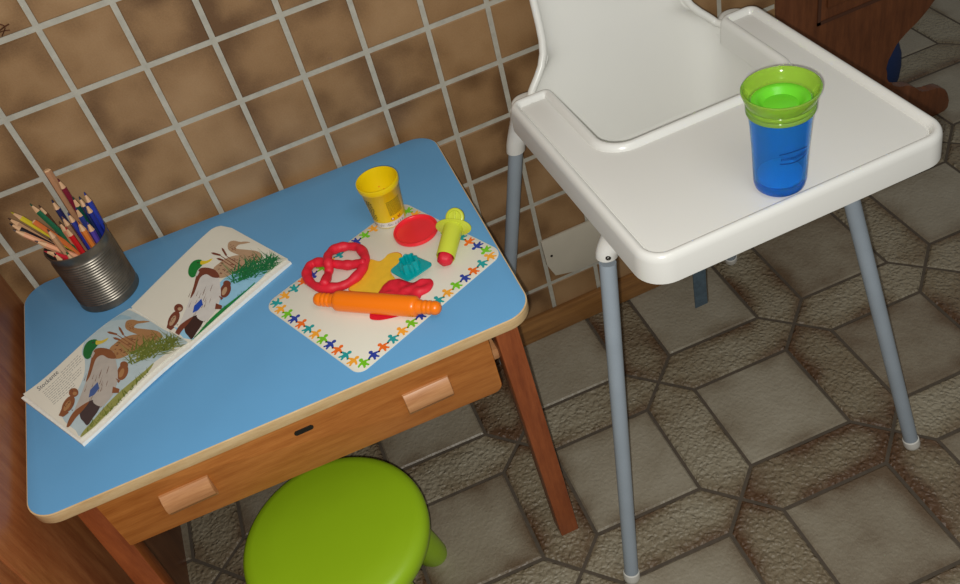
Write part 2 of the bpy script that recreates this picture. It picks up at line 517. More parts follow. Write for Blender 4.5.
def grip(x0, zc, w=.072, h=.040, tilt=0):
    b = bmesh.new()
    y = -.5115-.012*(x0+.16)
    pr = [(0, -h/2), (.006, -h/2), (.013, -h*.22), (.014, h*.05), (.010, h*.34), (.004, h/2), (0, h/2)]
    rs = [[Vector((x, y-a+.0012, zc+c+tilt*(x-x0))) for a, c in pr] for x in (x0, x0+.001, x0+w-.001, x0+w)]
    for ring, s in ((rs[0], .8), (rs[3], .8)):
        for p in ring: p.y = y+.0012+(p.y-y-.0012)*s
    rings(b, rs)
    return b
obj('drawer_handle', grip(-.093, .545), M['handle_wood'], dr, angle=25, label='pale wooden grip')
obj('drawer_handle', grip(.272, .536), M['handle_wood'], dr, angle=25, label='pale wooden grip with worn varnish')
bm = bmesh.new()
kh = fillet([(-.012, -.004), (.012, -.004), (.015, 0), (.012, .004), (-.012, .004), (-.015, 0)], [.002]*6, 0, 3)
prism(bm, [(p.x, p.y) for p in kh], ((.126, -.5135, .571), (1, 0, 0), (0, 0, 1)), .0022)
obj('keyhole_plate', bm, M['black'], dr)
bm = bmesh.new(); box(bm, (-.17, -.06, .50), (.44, -.042, TZ-.021), .002); obj('rear_rail', bm, M['leg_wood'], t)
bm = bmesh.new(); box(bm, (-.196, -.47, .50), (-.180, -.07, TZ-.021), .002); obj('side_rail', bm, M['leg_wood'], t)
bm = bmesh.new(); box(bm, (.444, -.475, .52), (.458, -.09, TZ-.021), .002); obj('side_rail', bm, M['leg_wood'], t)
bm = bmesh.new(); box(bm, (.40, -.49, .515), (.432, -.44, .535), .002); obj('drawer_runner', bm, M['handle_wood'], t)
bm = bmesh.new(); box(bm, (-.15, -.49, .492), (.405, -.12, .499)); obj('drawer_bottom', bm, M['apron_wood'], dr)

# ------------------------------------------------------------------ stool
SX, SY, SZ = .082, -.490, .30
t = thing('round_stool', "round lime green plastic children's stool with thick legs in front of the blue table", 'stool', (SX, SY, 0))
SR = .158
bm = bmesh.new()
lathe(bm, [(0, SZ), (SR*.6, SZ), (SR-.022, SZ-.001), (SR-.010, SZ-.004), (SR-.003, SZ-.011), (SR, SZ-.021), (SR-.001, SZ-.034), (SR-.006, SZ-.043), (SR-.02, SZ-.048), (0, SZ-.048)][::-1], (SX, SY, 0), 96)
obj('seat', bm, M['lime'], t, angle=60)
for a in (40, 130, 220, 310):
    a = math.radians(a-10); d = Vector((math.cos(a), math.sin(a), 0))
    bm = bmesh.new()
    top = Vector((SX, SY, SZ-.045))+d*.092; bot = Vector((SX, SY, 0))+d*.150
    ax = (bot-top).normalized(); rs = []
    for s, r in ((0, .036), (.2, .035), (.5, .0335), (.8, .031), (.95, .029), (1.0, .025)):
        p = top.lerp(bot, s)
        rs.append([p+Vector((math.cos(b)*r, math.sin(b)*r, 0)) for b in [2*PI*i/24 for i in range(24)]])
    rings(bm, rs)
    obj('leg', bm, M['lime'], t, angle=60)

# ------------------------------------------------------------------ high chair
HX = .8135
t = thing('high_chair', 'white plastic high chair with tray and grey metal legs beside the blue table', 'high chair', (HX, -.34, 0))
RZ = .745                      # top of the tray lip
u = [(.611, -.664), (1.071, -.664), (1.071, -.197), (.998, -.197), (.998, -.408), (.690, -.408), (.690, -.197), (.611, -.197)]
ur = [.040, .040, .022, .018, .036, .036, .018, .022]
bm = bmesh.new()
slab(bm, u, ur, [(.006, RZ-.010), (.0045, RZ-.046), (.0015, RZ-.047), (-.001, RZ-.045), (.0008, RZ-.012), (.002, RZ-.006), (.005, RZ-.0015), (.009, RZ), (.013, RZ-.0015), (.0165, RZ-.0075),
     (.0178, RZ-.0105), (.0185, RZ-.0105), (.0192, RZ-.0088), (.024, RZ-.0085)], 9)
obj('tray', bm, M['white_plastic'], t, angle=50)
TRAYZ = RZ-.0085
# seat shell
def shell_xy(a, hw, yf, yb):
    return hw*a[0], (yf+yb)/2+(yb-yf)/2*a[1]
def sm(x): x = max(0, min(1, x)); return x*x*(3-2*x)
CX = .829
NA = 640; angs = []
dense = []
for q in range(4):                       # unit superellipse, sampled evenly
    for k in range(1500):
        w_ = PI/2*k/1500; e = 2/4.5
        x_, y_ = math.cos(w_)**e, math.sin(w_)**e
        # use the implicit curve so that both flat sides get points
        th_ = w_; rr_ = (abs(math.cos(th_))**6+abs(math.sin(th_))**6)**(-1/6)
        x_, y_ = rr_*math.cos(th_+q*PI/2), rr_*math.sin(th_+q*PI/2)
        dense.append((x_, y_))
dense.append(dense[0])
Ls = [0]
for k in range(1, len(dense)): Ls.append(Ls[-1]+math.hypot(dense[k][0]-dense[k-1][0], dense[k][1]-dense[k-1][1]))
k = 0
for i in range(NA):
    tg_ = Ls[-1]*i/NA
    while Ls[k+1] < tg_: k += 1
    f_ = (tg_-Ls[k])/(Ls[k+1]-Ls[k])
    angs.append((dense[k][0]*(1-f_)+dense[k+1][0]*f_, dense[k][1]*(1-f_)+dense[k+1][1]*f_))
def back_lean(z): return -.185+max(0, z-.62)*.22
levels = [i/64 for i in range(65)]
def shell_pt(a, s, off=0):
    tb = (1-sm((abs(a[0])-.84)/.10)) if a[1] > .5 else 0
    topz = (.712 if a[1] < 0 else .730)+tb*(.927-.730)
    # vertical profile
    if s < .3:
        k = s/.3
        hw, yf, yb, z = .135*k, -.345-.13*k, -.345+.125*k, .545
    elif s < .45:
        k = (s-.3)/.15; an = k*PI/2
        hw = .135+.022*math.sin(an); yf = -.475-.022*math.sin(an); yb = -.22+.012*math.sin(an); z = .545+.03*(1-math.cos(an))
    else:
        k = (s-.45)/.55; z = min(topz, .575+(.927-.575)*k)
        hw = .157+.025*min(1, (z-.575)/.12)
        hw -= .046*sm((z-.732)/.045)
        yf = -.497-.023*k; yb = -.199+.26*(z-.575)
    x, y = shell_xy(a, hw, yf, yb)
    return Vector((CX+x, y, z))
bm = bmesh.new(); V = []
for s in levels[1:]:
    V.append([bm.verts.new(shell_pt(a, s)) for a in angs])
cv_ = bm.verts.new(Vector((CX, -.345, .545)))
for i in range(NA): bm.faces.new((cv_, V[0][i], V[0][(i+1) % NA]))
for k in range(len(V)-1):
    for i in range(NA):
        j = (i+1) % NA; bm.faces.new((V[k][i], V[k][j], V[k+1][j], V[k+1][i]))
rimpath = []
for i in range(NA):
    a_, b_ = angs[i-2], angs[(i+2) % NA]
    out = Vector(((b_[1]-a_[1])*.155, -(b_[0]-a_[0])*.17, 0)).normalized()
    rimpath.append(V[-1][i].co+out*.001)
for _ in range(3): rimpath = [(rimpath[i-1]+rimpath[i]*2+rimpath[(i+1) % NA])/4 for i in range(NA)]
bmesh.ops.remove_doubles(bm, verts=bm.verts[:], dist=.00005)
bmesh.ops.dissolve_degenerate(bm, edges=bm.edges[:], dist=.00003)
o = obj('seat_shell', bm, M['seat_plastic'], t, angle=80)
md = o.modifiers.new('thickness', 'SOLIDIFY'); md.thickness = .0025; md.offset = 0
bm = bmesh.new(); tube(bm, rimpath, .0065, 14, closed=True)
obj('rolled_rim', bm, M['seat_plastic'], t, angle=180)
# armrests under the tray with rounded rear ends
for x0, x1 in ((.622, .676), (1.008, 1.060)):
    bm = bmesh.new()
    slab(bm, [(x0, -.585), (x1, -.585), (x1, -.168), (x0, -.168)], [.012, .012, .025, .025], [(.004, .675), (0, .679), (0, RZ-.018), (.003, RZ-.0135), (.007, RZ-.012)], 8)
    obj('armrest', bm, M['seat_plastic'], t, angle=50)
feet = {'FL': ((.519, -.640), (.611, -.532)), 'FR': ((1.106, -.648), (.997, -.532)), 'BL': ((.522, -.035), (.620, -.178)), 'BR': ((1.108, -.035), (.998, -.178))}
for k, (f, tp_) in feet.items():
    b = Vector((*f, 0)); a = Vector((*tp_, .65)); d = (a-b).normalized()
    bm = bmesh.new(); tube(bm, [b+d*.012, b+d*.3, a], .0125, 24)
    lg = obj('leg', bm, M['leg_metal'], t)
    bm = bmesh.new()
    lathe(bm, [(0, .0015), (.009, .001), (.0135, .006), (.0148, .012), (.0145, .024), (.0128, .026)], b, 24, axis=d)
    obj('foot_cap', bm, M['cap_white'], lg)
    # socket widening into the armrest
    bm = bmesh.new(); rs = []
    tx = .652 if 'L' in k else 1.030
    ty = tp_[1]+(.0 if 'F' in k else -.01)
    base = b+(a-b)*(1.02 if 'F' in k else .975)
    for s in range(7):
        q = s/6; z = base.z+(.712-base.z)*q
        cxx = base.x+(a.x-base.x)*min(1, q*1.0)+(tx-a.x)*sm(q)*.75; cyy = base.y+(ty-base.y)*q
        r1 = .0165+.007*sm(q); r2 = .0165+.012*sm(q)
        rs.append([Vector((cxx+r1*math.cos(w), cyy+r2*math.sin(w), z)) for w in [2*PI*i/24 for i in range(24)]])
    rings(bm, rs)
    so = obj('leg_socket', bm, M['white_plastic'], t)
    bm = bmesh.new(); nd = Vector((-.45 if 'L' in k else .45, -1 if 'F' in k else 1, 0)).normalized()
    c0 = rs[1][0]*0+Vector((sum(p.x for p in rs[1])/24, sum(p.y for p in rs[1])/24, rs[1][0].z))
    lathe(bm, [(.004, 0), (.004, .0008), (.002, .001), (.0015, .0004)], c0+nd*.0168, 14, axis=nd, cap1=True)
    obj('screw', bm, M['screw'], so)
# side webs joining front and rear sockets
for x in (.640, 1.042):
    bm = bmesh.new()
    poly = [(-.56, .70), (-.56, .655), (-.50, .655), (-.42, .690), (-.28, .690), (-.20, .655), (-.17, .655), (-.17, .70)]
    prism(bm, poly, ((x, 0, 0), (0, 1, 0), (0, 0, 1)), .006, .001)
    obj('side_web', bm, M['white_plastic'], t)
# strap hanging beneath the seat
bm = bmesh.new(); rs = []
for (y, z, w) in ((-.352, .543, 0), (-.372, .50, .0), (-.377, .42, .001), (-.375, .345, 0), (-.374, .300, -.002)):
    rs.append([Vector((.838+sx*.0125, y+sy*.001+w, z)) for sx, sy in ((-1, -1), (1, -1), (1, 1), (-1, 1))])
rings(bm, rs)
obj('safety_strap', bm, M['strap'], t)

# ------------------------------------------------------------------ cup on the tray
cc = Vector((.834, -.616, TRAYZ))
def tall(pr): return [(r_, z_+(.009 if z_ > .10 else .006 if z_ > .08 else .003 if z_ > .05 else 0)) for r_, z_ in pr]
t = thing('toddler_cup', "translucent blue toddler's cup with lime green rim standing on the white tray", 'cup', cc)
H = .142
bm = bmesh.new()
lathe(bm, tall([(.0285, .002), (.0325, .006), (.034, .014), (.0345, .03), (.0355, .06), (.0375, .09), (.0395, .108), (.0405, .116), (.0385, .116), (.0373, .106), (.0355, .09), (.0335, .06), (.0325, .03), (.0305, .0165)]), cc, 64)
bd = obj('cup_body', bm, M['cup_blue'], t, angle=50)
bm = bmesh.new()
lathe(bm, tall([(0, .0008), (.026, .0008), (.0305, .004), (.0325, .010), (.0322, .017)]), cc, 64)
lathe(bm, tall([(.0321, .0172), (.026, .0178), (0, .0178)]), cc, 64)
obj('cup_base', bm, M['cup_base'], t, angle=50)
bm = bmesh.new(); lathe(bm, tall([(.0298, .0182), (.0296, .021), (.026, .0242), (.016, .0262), (0, .027)]), cc, 48)
obj('inner_dome', bm, M['cup_dome'], t)
bm = bmesh.new()
lathe(bm, tall([(.0395, .110), (.0422, .111), (.0425, .1145), (.0412, .116), (.0424, .118), (.0428, .1215), (.0416, .123), (.0432, .126), (.0455, .132), (.0475, .1375), (.0478, .141), (.0462, H), (.0440, .1405),
           (.0415, .135), (.0385, .129), (.0365, .126), (.036, .120), (.0365, .114)]), cc, 72)
obj('rim_collar', bm, M['cup_green'], t, angle=50)
bm = bmesh.new()
lathe(bm, tall([(0, .1185), (.018, .1185), (.021, .1175), (.024, .120), (.027, .1245), (.0295, .1255), (.033, .1255), (.0355, .1245)]), cc, 64)
obj('valve_disc', bm, M['cup_green_in'], t)
# logo curved around the body
def text_mesh(s, size):
    cu = bpy.data.curves.new('t', 'FONT'); cu.body = s; cu.size = size; cu.align_x = 'CENTER'; cu.resolution_u = 2
    o = bpy.data.objects.new('t', cu); COL.objects.link(o)
    bpy.context.view_layer.update()
    me = bpy.data.meshes.new_from_object(o.evaluated_get(bpy.context.evaluated_depsgraph_get()))
    b = bmesh.new(); b.from_mesh(me)
    bpy.data.objects.remove(o); bpy.data.curves.remove(cu); bpy.data.meshes.remove(me)
    return b
b = text_mesh('munchkin', .0095)
w = max(v.co.x for v in b.verts)
for pts in ([(-w*1.15, .010), (0, .0125), (w*1.1, .009)], [(-w*1.1, -.0045), (0, -.0055), (w*1.15, -.0025)]):
    tube(b, catmull([Vector((x, y, 0)) for x, y in pts], 8), .0006, 6)
view = math.atan2(CP.y-cc.y, CP.x-cc.x)+math.radians(30)
for v in b.verts:
    x, y = v.co.x, v.co.y; r = .0366+.0006; an = view+x/r
    z = .066+y
    r = .0355+(z-.06)*.067+.0004
    v.co = cc+Vector((math.cos(an)*r, math.sin(an)*r, z))
obj('logo', b, M['logo_blue'], bd)

# ------------------------------------------------------------------ tin of pencils
tc = Vector((-.098, -.103, TZ))
t = thing('tin_can', 'ribbed bare metal tin can used as a pencil holder on the blue table', 'tin can', tc)
pr = [(.0475, 0), (.0505, .0005), (.0510, .003), (.0498, .0055)]
z = .012
pr.append((.0492, z))
while z < .094:
    pr += [(.0490, z+.0006), (.0505, z+.0024), (.0490, z+.0042)]; z += .0048
pr += [(.0492, .103), (.0500, .109), (.0512, .1135), (.0514, .1152), (.0502, .1160), (.0486, .1152), (.0482, .112)]
bm = bmesh.new(); lathe(bm, pr, tc, 72); obj('ribbed_wall', bm, M['tin'], t, angle=60)
bm = bmesh.new(); lathe(bm, [(.0482, .112), (.0476, .10), (.0476, .0015), (.046, .001), (0, .001)], tc, 72); obj('inside', bm, M['tin_in'], t)

pencils = [  # tip offset x, y, height, colour, radius, word, place
    (.011, .050, .850, (176, 128, 92), .0052, 'thick natural wood pencil with a blunt end, tallest one in the tin can', 'blunt'),
    (.021, .036, .836, (120, 20, 44), .0036, 'maroon pencil with a violet end, second tallest in the tin can', 'n'),
    (.000, .018, .816, (30, 32, 84), .0036, 'dark navy pencil in the centre of the tin can', 'n'),
    (-.038, .044, .810, (20, 96, 62), .0036, 'dark green pencil leaning to the back left of the tin can', 'n'),
    (-.028, .044, .802, (92, 56, 36), .0036, 'brown pencil beside the dark green one in the tin can', 'n'),
    (-.068, .040, .811, (206, 186, 40), .0036, 'yellow pencil leaning far left in the tin can', 'n'),
    (-.076, .036, .805, (184, 142, 108), .0036, 'natural wood pencil leaning far left beside the yellow one', 'n'),
    (-.074, .020, .804, (28, 26, 34), .0036, 'black pencil leaning far left in the tin can', 'n'),
    (-.071, .006, .800, (226, 162, 122), .0036, 'peach pencil leaning out at the left front of the tin can', 'n'),
    (-.044, .026, .790, (206, 108, 52), .0036, 'orange brown pencil with a flat end left of the centre of the tin can', 'blunt'),
    (-.050, -.006, .775, (236, 170, 130), .0042, 'light peach pencil lying low over the front left rim of the tin can', 'n'),
    (-.024, -.006, .786, (190, 148, 110), .0040, 'tan wood pencil at the front of the tin can', 'n'),
    (.001, -.008, .779, (206, 34, 38), .0038, 'bright red pencil at the front of the tin can', 'n'),
    (-.008, .012, .780, (206, 140, 106), .0036, 'pinkish brown pencil behind the bright red one', 'n'),
    (.016, -.008, .800, (40, 52, 140), .0036, 'blue pencil right behind the bright red one', 'n'),
    (.024, -.018, .785, (216, 122, 50), .0042, 'orange pencil near the front right of the tin can', 'n'),
    (.030, .014, .810, (18, 74, 58), .0036, 'bottle green pencil at the back right of the tin can', 'n'),
    (.040, .007, .810, (22, 40, 84), .0036, 'dark blue pencil next to the bottle green one', 'n'),
    (.049, .012, .811, (34, 54, 156), .0038, 'royal blue pencil furthest right in the tin can', 'n'),
    (.044, .002, .798, (26, 40, 130), .0036, 'short blue pencil in front of the royal blue one', 'n'),
    (.033, -.008, .773, (86, 66, 160), .0040, 'purple pencil near the right rim of the tin can', 'n'),
    (.026, .010, .794, (46, 60, 130), .0036, 'slate blue pencil in the middle right of the tin can', 'n'),
    (-.010, -.043, .758, (20, 124, 66), .0036, 'short green pencil just showing at the front rim', 'n'),
    (-.041, -.028, .765, (206, 40, 54), .0036, 'short red pencil just showing at the front left rim', 'n'),
    (-.027, -.038, .762, (70, 24, 50), .0036, 'short dark plum pencil at the front rim of the tin can', 'n'),
    (.002, .006, .790, (150, 112, 84), .0036, 'light brown pencil in the centre of the tin can', 'n'),
]
M['pencil_wood'] = mat('sharpened wood', (214, 170, 128), .6)
def hexring(r, z): return [Vector((r*math.cos(PI/3*k), r*math.sin(PI/3*k), z)) for k in range(6)]
for n_, (dx, dy, zt, colr, r, lab, kind) in enumerate(pencils):
    tip = Vector((-.100+dx, -.098+dy, zt)); h = math.hypot(dx, dy); r *= 1.2
    ang = math.atan2(dy, dx)+((n_*37) % 17-8)*.035
    bl = min(.040, h*.75)
    if dx < -.034: bot = Vector((tc.x-math.cos(ang)*bl, tc.y-math.sin(ang)*bl, TZ+.004))
    else:                                # stands nearly upright below its tip
        kx = .78; ex, ey = dx*kx+.002*math.sin(n_*2.1), dy*kx+.002*math.cos(n_*1.7)
        hh = math.hypot(ex, ey)
        if hh > .040: ex *= .040/hh; ey *= .040/hh
        bot = Vector((tc.x+ex, tc.y+ey, TZ+.004))
    L = (tip-bot).length; q = (tip-bot).to_track_quat('Z', 'Y')
    o = bpy.data.objects.new('pencil', None); COL.objects.link(o); o.location = bot; o.rotation_mode = 'QUATERNION'; o.rotation_quaternion = q; o.empty_display_size = .01
    BASE[o] = Matrix.Translation(bot) @ q.to_matrix().to_4x4()
    tag(o, lab, 'pencil', 'coloured pencils in the tin can')
    bc = L-(.017 if kind == 'n' else .002)
    def loc(bm_): bm_.transform(BASE[o]); return bm_
    bm = bmesh.new(); rings(bm, [hexring(r, 0), hexring(r, bc)])
    obj('barrel', loc(bm), paint(colr, .38), o, angle=20)
    if kind == 'n':
        bm = bmesh.new(); rings(bm, [hexring(r*1.0, bc), hexring(r*.93, bc+.001), hexring(r*.38, L-.005)], False, True)
        obj('sharpened_wood', loc(bm), M['pencil_wood'], o)
        bm = bmesh.new(); rings(bm, [hexring(r*.38, L-.005), hexring(r*.12, L)])
        lc = tuple(int(c*.8) for c in colr) if n_ not in (6, 8, 10, 11, 13) else (70, 44, 34)
        obj('lead', loc(bm), paint(lc, .5), o)
    else:
        bm = bmesh.new(); rings(bm, [hexring(r*.98, bc), hexring(r*.7, L)])
        obj('blunt_end', loc(bm), M['pencil_wood'], o)

# ------------------------------------------------------------------ placemat
MZ = TZ+.0012
mp = [P(268, 303), P(359, 372), P(499, 252), P(394, 194)]
mp = [Vector((.1335, -.300)), Vector((.229, -.524)), Vector((.499, -.408)), Vector((.402, -.188))]
t = thing('placemat', 'white plastic placemat with a border of colourful little figures on the blue table', 'placemat', (.317, -.352, TZ))
bm = bmesh.new(); slab(bm, mp, [.022, .016, .022, .02], [(0, TZ+.0001), (0, MZ-.0003), (.0005, MZ)], 8)
obj('mat_sheet', bm, M['mat_white'], t)
FC = [(22, 158, 160), (246, 170, 50), (118, 200, 30), (36, 62, 160), (242, 112, 28)]
path = fillet(mp, [.022]*4, .0125, 8)
path.append(path[0])
Lp = [0]
for i in range(1, len(path)): Lp.append(Lp[-1]+(path[i]-path[i-1]).length)
def atlen(s):
    s %= Lp[-1]
    for i in range(1, len(path)):
        if Lp[i] >= s:
            k = (s-Lp[i-1])/max(1e-9, Lp[i]-Lp[i-1]); return path[i-1].lerp(path[i], k), (path[i]-path[i-1]).normalized()
man = [(-.6, -6), (-1.6, -8.2), (-3.3, -8.6), (-4.2, -7.4), (-3.0, -4), (-3.0, -1.5), (-5.5, -1.6), (-8, -3), (-9, -1.6), (-8, .2), (-4, 2.2), (-1.5, 3), (-2.6, 5), (-2.4, 7.4), (0, 8.8),
       (2.4, 7.4), (2.6, 5), (1.5, 3), (4, 2.2), (8, .2), (9, -1.6), (8, -3), (5.5, -1.6), (3.0, -1.5), (3.0, -4), (4.2, -7.4), (3.3, -8.6), (1.6, -8.2), (.6, -6)]
NF = round(Lp[-1]/.0182)
bm = bmesh.new()
for k in range(NF):
    p, d = atlen(k*Lp[-1]/NF+.006); n = Vector((-d.y, d.x))
    s = .00118; js = ((k*7) % 5-2)*.08
    c_, s_ = math.cos(js), math.sin(js)
    vs = [bm.verts.new(Vector((*(p+d*(x*c_-y*s_)*s+n*(x*s_+y*c_)*s), MZ+.0002))) for x, y in man]
    f = bm.faces.new(vs); f.material_index = k % 5
obj('printed_border', bm, [paint(c) for c in FC], t, smooth=False)
# big printed yellow figure in the middle
def cz(pts, ox, oy, sc, z): return [P(ox+a/sc, oy+b/sc, z) for a, b in pts]
yel = [(440, 185), (470, 170), (520, 182), (550, 165), (575, 140), (620, 129), (650, 140), (655, 165), (638, 195), (600, 225), (590, 250), (620, 300), (600, 380), (500, 400), (380, 370), (340, 345), (395, 290), (420, 250), (425, 210)]
bm = bmesh.new()
p3 = catmull(cz(yel, 290, 230, 5.8375, MZ), 4, True)
cen = sum(p3, Vector())/len(p3)
for gz, sc_, mi in ((.0002, 1.0, 0), (.0004, .968, 1)):
    f = bm.faces.new([bm.verts.new(cen+(p-cen)*sc_+Vector((0, 0, gz))) for p in p3]); f.material_index = mi
obj('printed_figure', bm, [paint((214, 110, 30)), paint((238, 190, 46))], t, smooth=False)

# ------------------------------------------------------------------ toys on the placemat
# yellow tub
tc = P(387, 220.5); tc = Vector((.372, -.2185, MZ+.0001))
t = thing('dough_tub', 'open yellow plastic dough tub at the top corner of the placemat', 'tub', tc)
bm = bmesh.new()
lathe(bm, [(.0245, 0), (.0262, .0008), (.0265, .003), (.0316, .068), (.0334, .0695), (.0342, .072), (.0347, .0785), (.0342, .0803), (.0330, .0806), (.0325, .079), (.0318, .072), (.0308, .068), (.0260, .006), (.0245, .0045), (.006, .0045), (0, .0045)], tc, 64)
tb = obj('tub_body', bm, M['yellow_tub'], t, angle=50)
bm = bmesh.new()
for r in (.008, .014):
    lathe(bm, [(r-.0012, .0045), (r-.001, .0062), (r+.001, .0062), (r+.0012, .0045)], tc, 32)
obj('base_rings', bm, M['yellow_tub'], tb)
bm = bmesh.new()
for _ in range(16):
    a = random.uniform(0, 2*PI); z = random.uniform(.012, .058); r = .0258+.0048*(z-.006)/.062
    c = tc+Vector((math.cos(a)*r, math.sin(a)*r, z))
    lathe(bm, [(0, -.0007), (random.uniform(.0006, .0016), 0), (0, .0007)], c, 6)
obj('dough_crumbs', bm, paint((214, 90, 20)), tb)['kind'] = 'stuff'
front = math.atan2(CP.y-tc.y, CP.x-tc.x)
def wrap(bm, a0, a1, z0, z1, mi=0, off=.0003, n=12):
    rr = lambda z: .0265+(z-.003)*(.0051/.065)+off
    n = max(1, n)
    for k in range(n):
        q0, q1 = a0+(a1-a0)*k/n, a0+(a1-a0)*(k+1)/n
        vs = [bm.verts.new(tc+Vector((math.cos(a)*rr(z), math.sin(a)*rr(z), z))) for a, z in ((q0, z0), (q1, z0), (q1, z1), (q0, z1))]
        bm.faces.new(vs).material_index = mi
bm = bmesh.new(); wrap(bm, front-1.5, front+.95, .002, .0125, 0, .00035, 40)
st = obj('price_strip', bm, M['label_white'], tb, smooth=False)
bm = bmesh.new()
a = front-1.35
for k in range(26):
    w = random.choice((.02, .035, .05)); h = random.uniform(.003, .0055)
    if k % 6 != 5: wrap(bm, a, a+w*.6, .0048, .0048+h, 0, .0005, 1)
    a += .085
obj('strip_print', bm, M['ink'], st, smooth=False)
bm = bmesh.new()
for row in range(13):        # fine print block, lines too small to read
    a = front+.02
    z = .052-row*.0023
    while a < front+.88:
        w = random.uniform(.03, .09); wrap(bm, a, min(a+w, front+.9), z, z+.0015, 0, .0003, 1); a += w+.014
obj('fine_print', bm, M['print_olive'], tb, smooth=False)
bm = bmesh.new()
for row in range(12):
    z = .056-row*.0035; a = front-1.25+random.uniform(0, .1)
    for q in range(3): wrap(bm, a, a+.11, z, z+.0018, 0, .0003, 1); a += .15
obj('side_print', bm, M['print_dark'], tb, smooth=False)
for da in (.12, .55):
    bm = bmesh.new(); a = front+da; z = .0175; r = .0275
    lathe(bm, [(.0028, 0), (.0028, .0003)], tc+Vector((math.cos(a)*(r-.0001), math.sin(a)*(r-.0001), z)), 18, cap1=True, axis=(math.cos(a), math.sin(a), 0))
    lathe(bm, [(.0016, 0), (.0016, .0006)], tc+Vector((math.cos(a)*(r), math.sin(a)*(r), z)), 12, cap1=True, axis=(math.cos(a), math.sin(a), 0), mi=1)
    obj('round_symbol', bm, [paint((130, 30, 20)), M['label_white'] if da < .2 else paint((226, 150, 20))], tb)

# red lid, upside down
lc = Vector((.3975, -.2795, MZ+.0001))
bm = bmesh.new()
lathe(bm, [(0, .0005), (.030, .0005), (.0345, 0), (.0362, .0012), (.0365, .006), (.0358, .0072), (.0340, .0072), (.0330, .0062), (.0322, .0030), (.030, .0024), (.026, .0028), (.0, .0026)], lc, 72)
tag(obj('tub_lid', bm, M['red_pl'], loc=lc, angle=50), 'round red plastic lid lying beside the yellow tub', 'lid')

# orange rolling pin
a = P(314, 299, MZ+.0157); b = P(441, 308.5, MZ+.0157)
ax = (b-a).normalized(); L = (b-a).length
t = thing('toy_rolling_pin', 'orange plastic toy rolling pin lying across the placemat', 'rolling pin', (a+b)/2-Vector((0, 0, .0157)))
hl = .036
bm = bmesh.new()
R_ = .0156
lathe(bm, [(.007, hl-.001), (R_*.75, hl), (R_*.96, hl+.003), (R_, hl+.008), (R_, L-hl-.008), (R_*.96, L-hl-.003), (R_*.75, L-hl), (.007, L-hl+.001)], a, 40, axis=ax, cap0=True, cap1=True)
obj('roller', bm, M['orange_pl'], t, angle=60)
def pin_handle(o_, d_):
    b_ = bmesh.new()
    lathe(b_, [(0, 0), (.0045, .0006), (.0080, .003), (.0100, .007), (.0104, .0115), (.0094, .0135), (.0094, .0145), (.0104, .0160), (.0104, .0190), (.0094, .0205), (.0094, .0215), (.0104, .0230), (.0104, .0262), (.0094, .0275), (.0094, .0285), (.0106, .0315), (.0108, .0365)], o_, 28, axis=d_, cap1=True)
    return b_
obj('handle', pin_handle(a, ax), M['orange_pl'], t, angle=60)
obj('handle', pin_handle(b, -ax), M['orange_pl'], t, angle=60)

# red dough pretzel
pz = [(196, 326), (206, 300), (222, 262), (228, 225), (222, 185), (222, 150), (250, 118), (300, 100), (350, 96), (400, 104), (432, 140), (440, 180), (425, 225), (390, 270), (330, 315), (270, 333), (205, 340), (145, 325), (108, 290),
      (98, 250), (115, 210), (150, 192), (200, 188), (250, 196), (300, 204), (350, 204), (400, 196), (436, 182)]
hz = [0, 0, .001, .003, .009, .008, .004, .001, 0, 0, .001, .003, .001, 0, 0, 0, .001, 0, 0, 0, 0, 0, .001, .003, .002, .001, .003, .009]
hz[0] = .007; hz[1] = .006; hz[3] = .004; hz[16] = 0
pp = [P(290+x/5.8375, 230+y/5.8375, MZ+.0074+h)for (x, y), h in zip(pz, hz)]
pp = catmull(pp, 6); n = len(pp)
rad = [.0074*(1+.10*math.sin(k*.35)+.06*math.sin(k*.9))*(min(1, .55+k*.15, .55+(n-1-k)*.15)) for k in range(n)]
bm = bmesh.new(); tube(bm, pp, rad, 14)
tag(obj('dough_pretzel', bm, M['red_dough'], loc=pp[n//2], angle=80), 'red modelling dough pretzel on the left of the placemat', 'dough pretzel')

# crumpled red dough under the cutter
def blob(poly, h, z0, seed, mi=0):
    rnd = random.Random(seed)
    p = catmull(poly, 5, True); c = sum(p, Vector())/len(p)
    b = bmesh.new(); rs = []
    for s, hh in ((.93, 0), (1.0, .25), (.98, .55), (.90, .82), (.82, .93), (.72, .98), (.60, 1.0), (.48, 1.0), (.36, 1.0), (.22, .98), (.08, .98)):
        rs.append([Vector((c.x+(q.x-c.x)*s, c.y+(q.y-c.y)*s, z0+h*hh*(.85+.55*(mnoise.noise(Vector(((c.x+(q.x-c.x)*s)*75, (c.y+(q.y-c.y)*s)*75, seed))))))) if hh else Vector((c.x+(q.x-c.x)*s, c.y+(q.y-c.y)*s, z0)) for k, q in enumerate(p)])
    rings(b, rs)
    return b
rd = [(520, 355), (545, 318), (590, 290), (640, 285), (690, 300), (720, 302), (780, 288), (822, 282), (836, 310), (815, 350), (770, 375), (755, 400), (700, 470), (560, 512), (500, 520), (462, 506), (470, 450), (500, 400)]
bm = blob(cz(rd, 290, 230, 5.8375, MZ+.004), .0095, MZ, 3)
# keep the part below the pin thin
for v in bm.verts:
    dd = (v.co-a); al = dd.dot(ax); per = (dd-ax*al); per.z = 0
    if per.length < .0165 or (per.y < 0 and per.length < .06): v.co.z = min(v.co.z, MZ+.0006+max(0, per.length-.0140)*.2)
tag(obj('dough_lump', bm, M['red_dough'], loc=(.355, -.42, MZ), angle=80), 'flattened crumpled red dough under the teal cutter and the orange rolling pin', 'modelling dough')

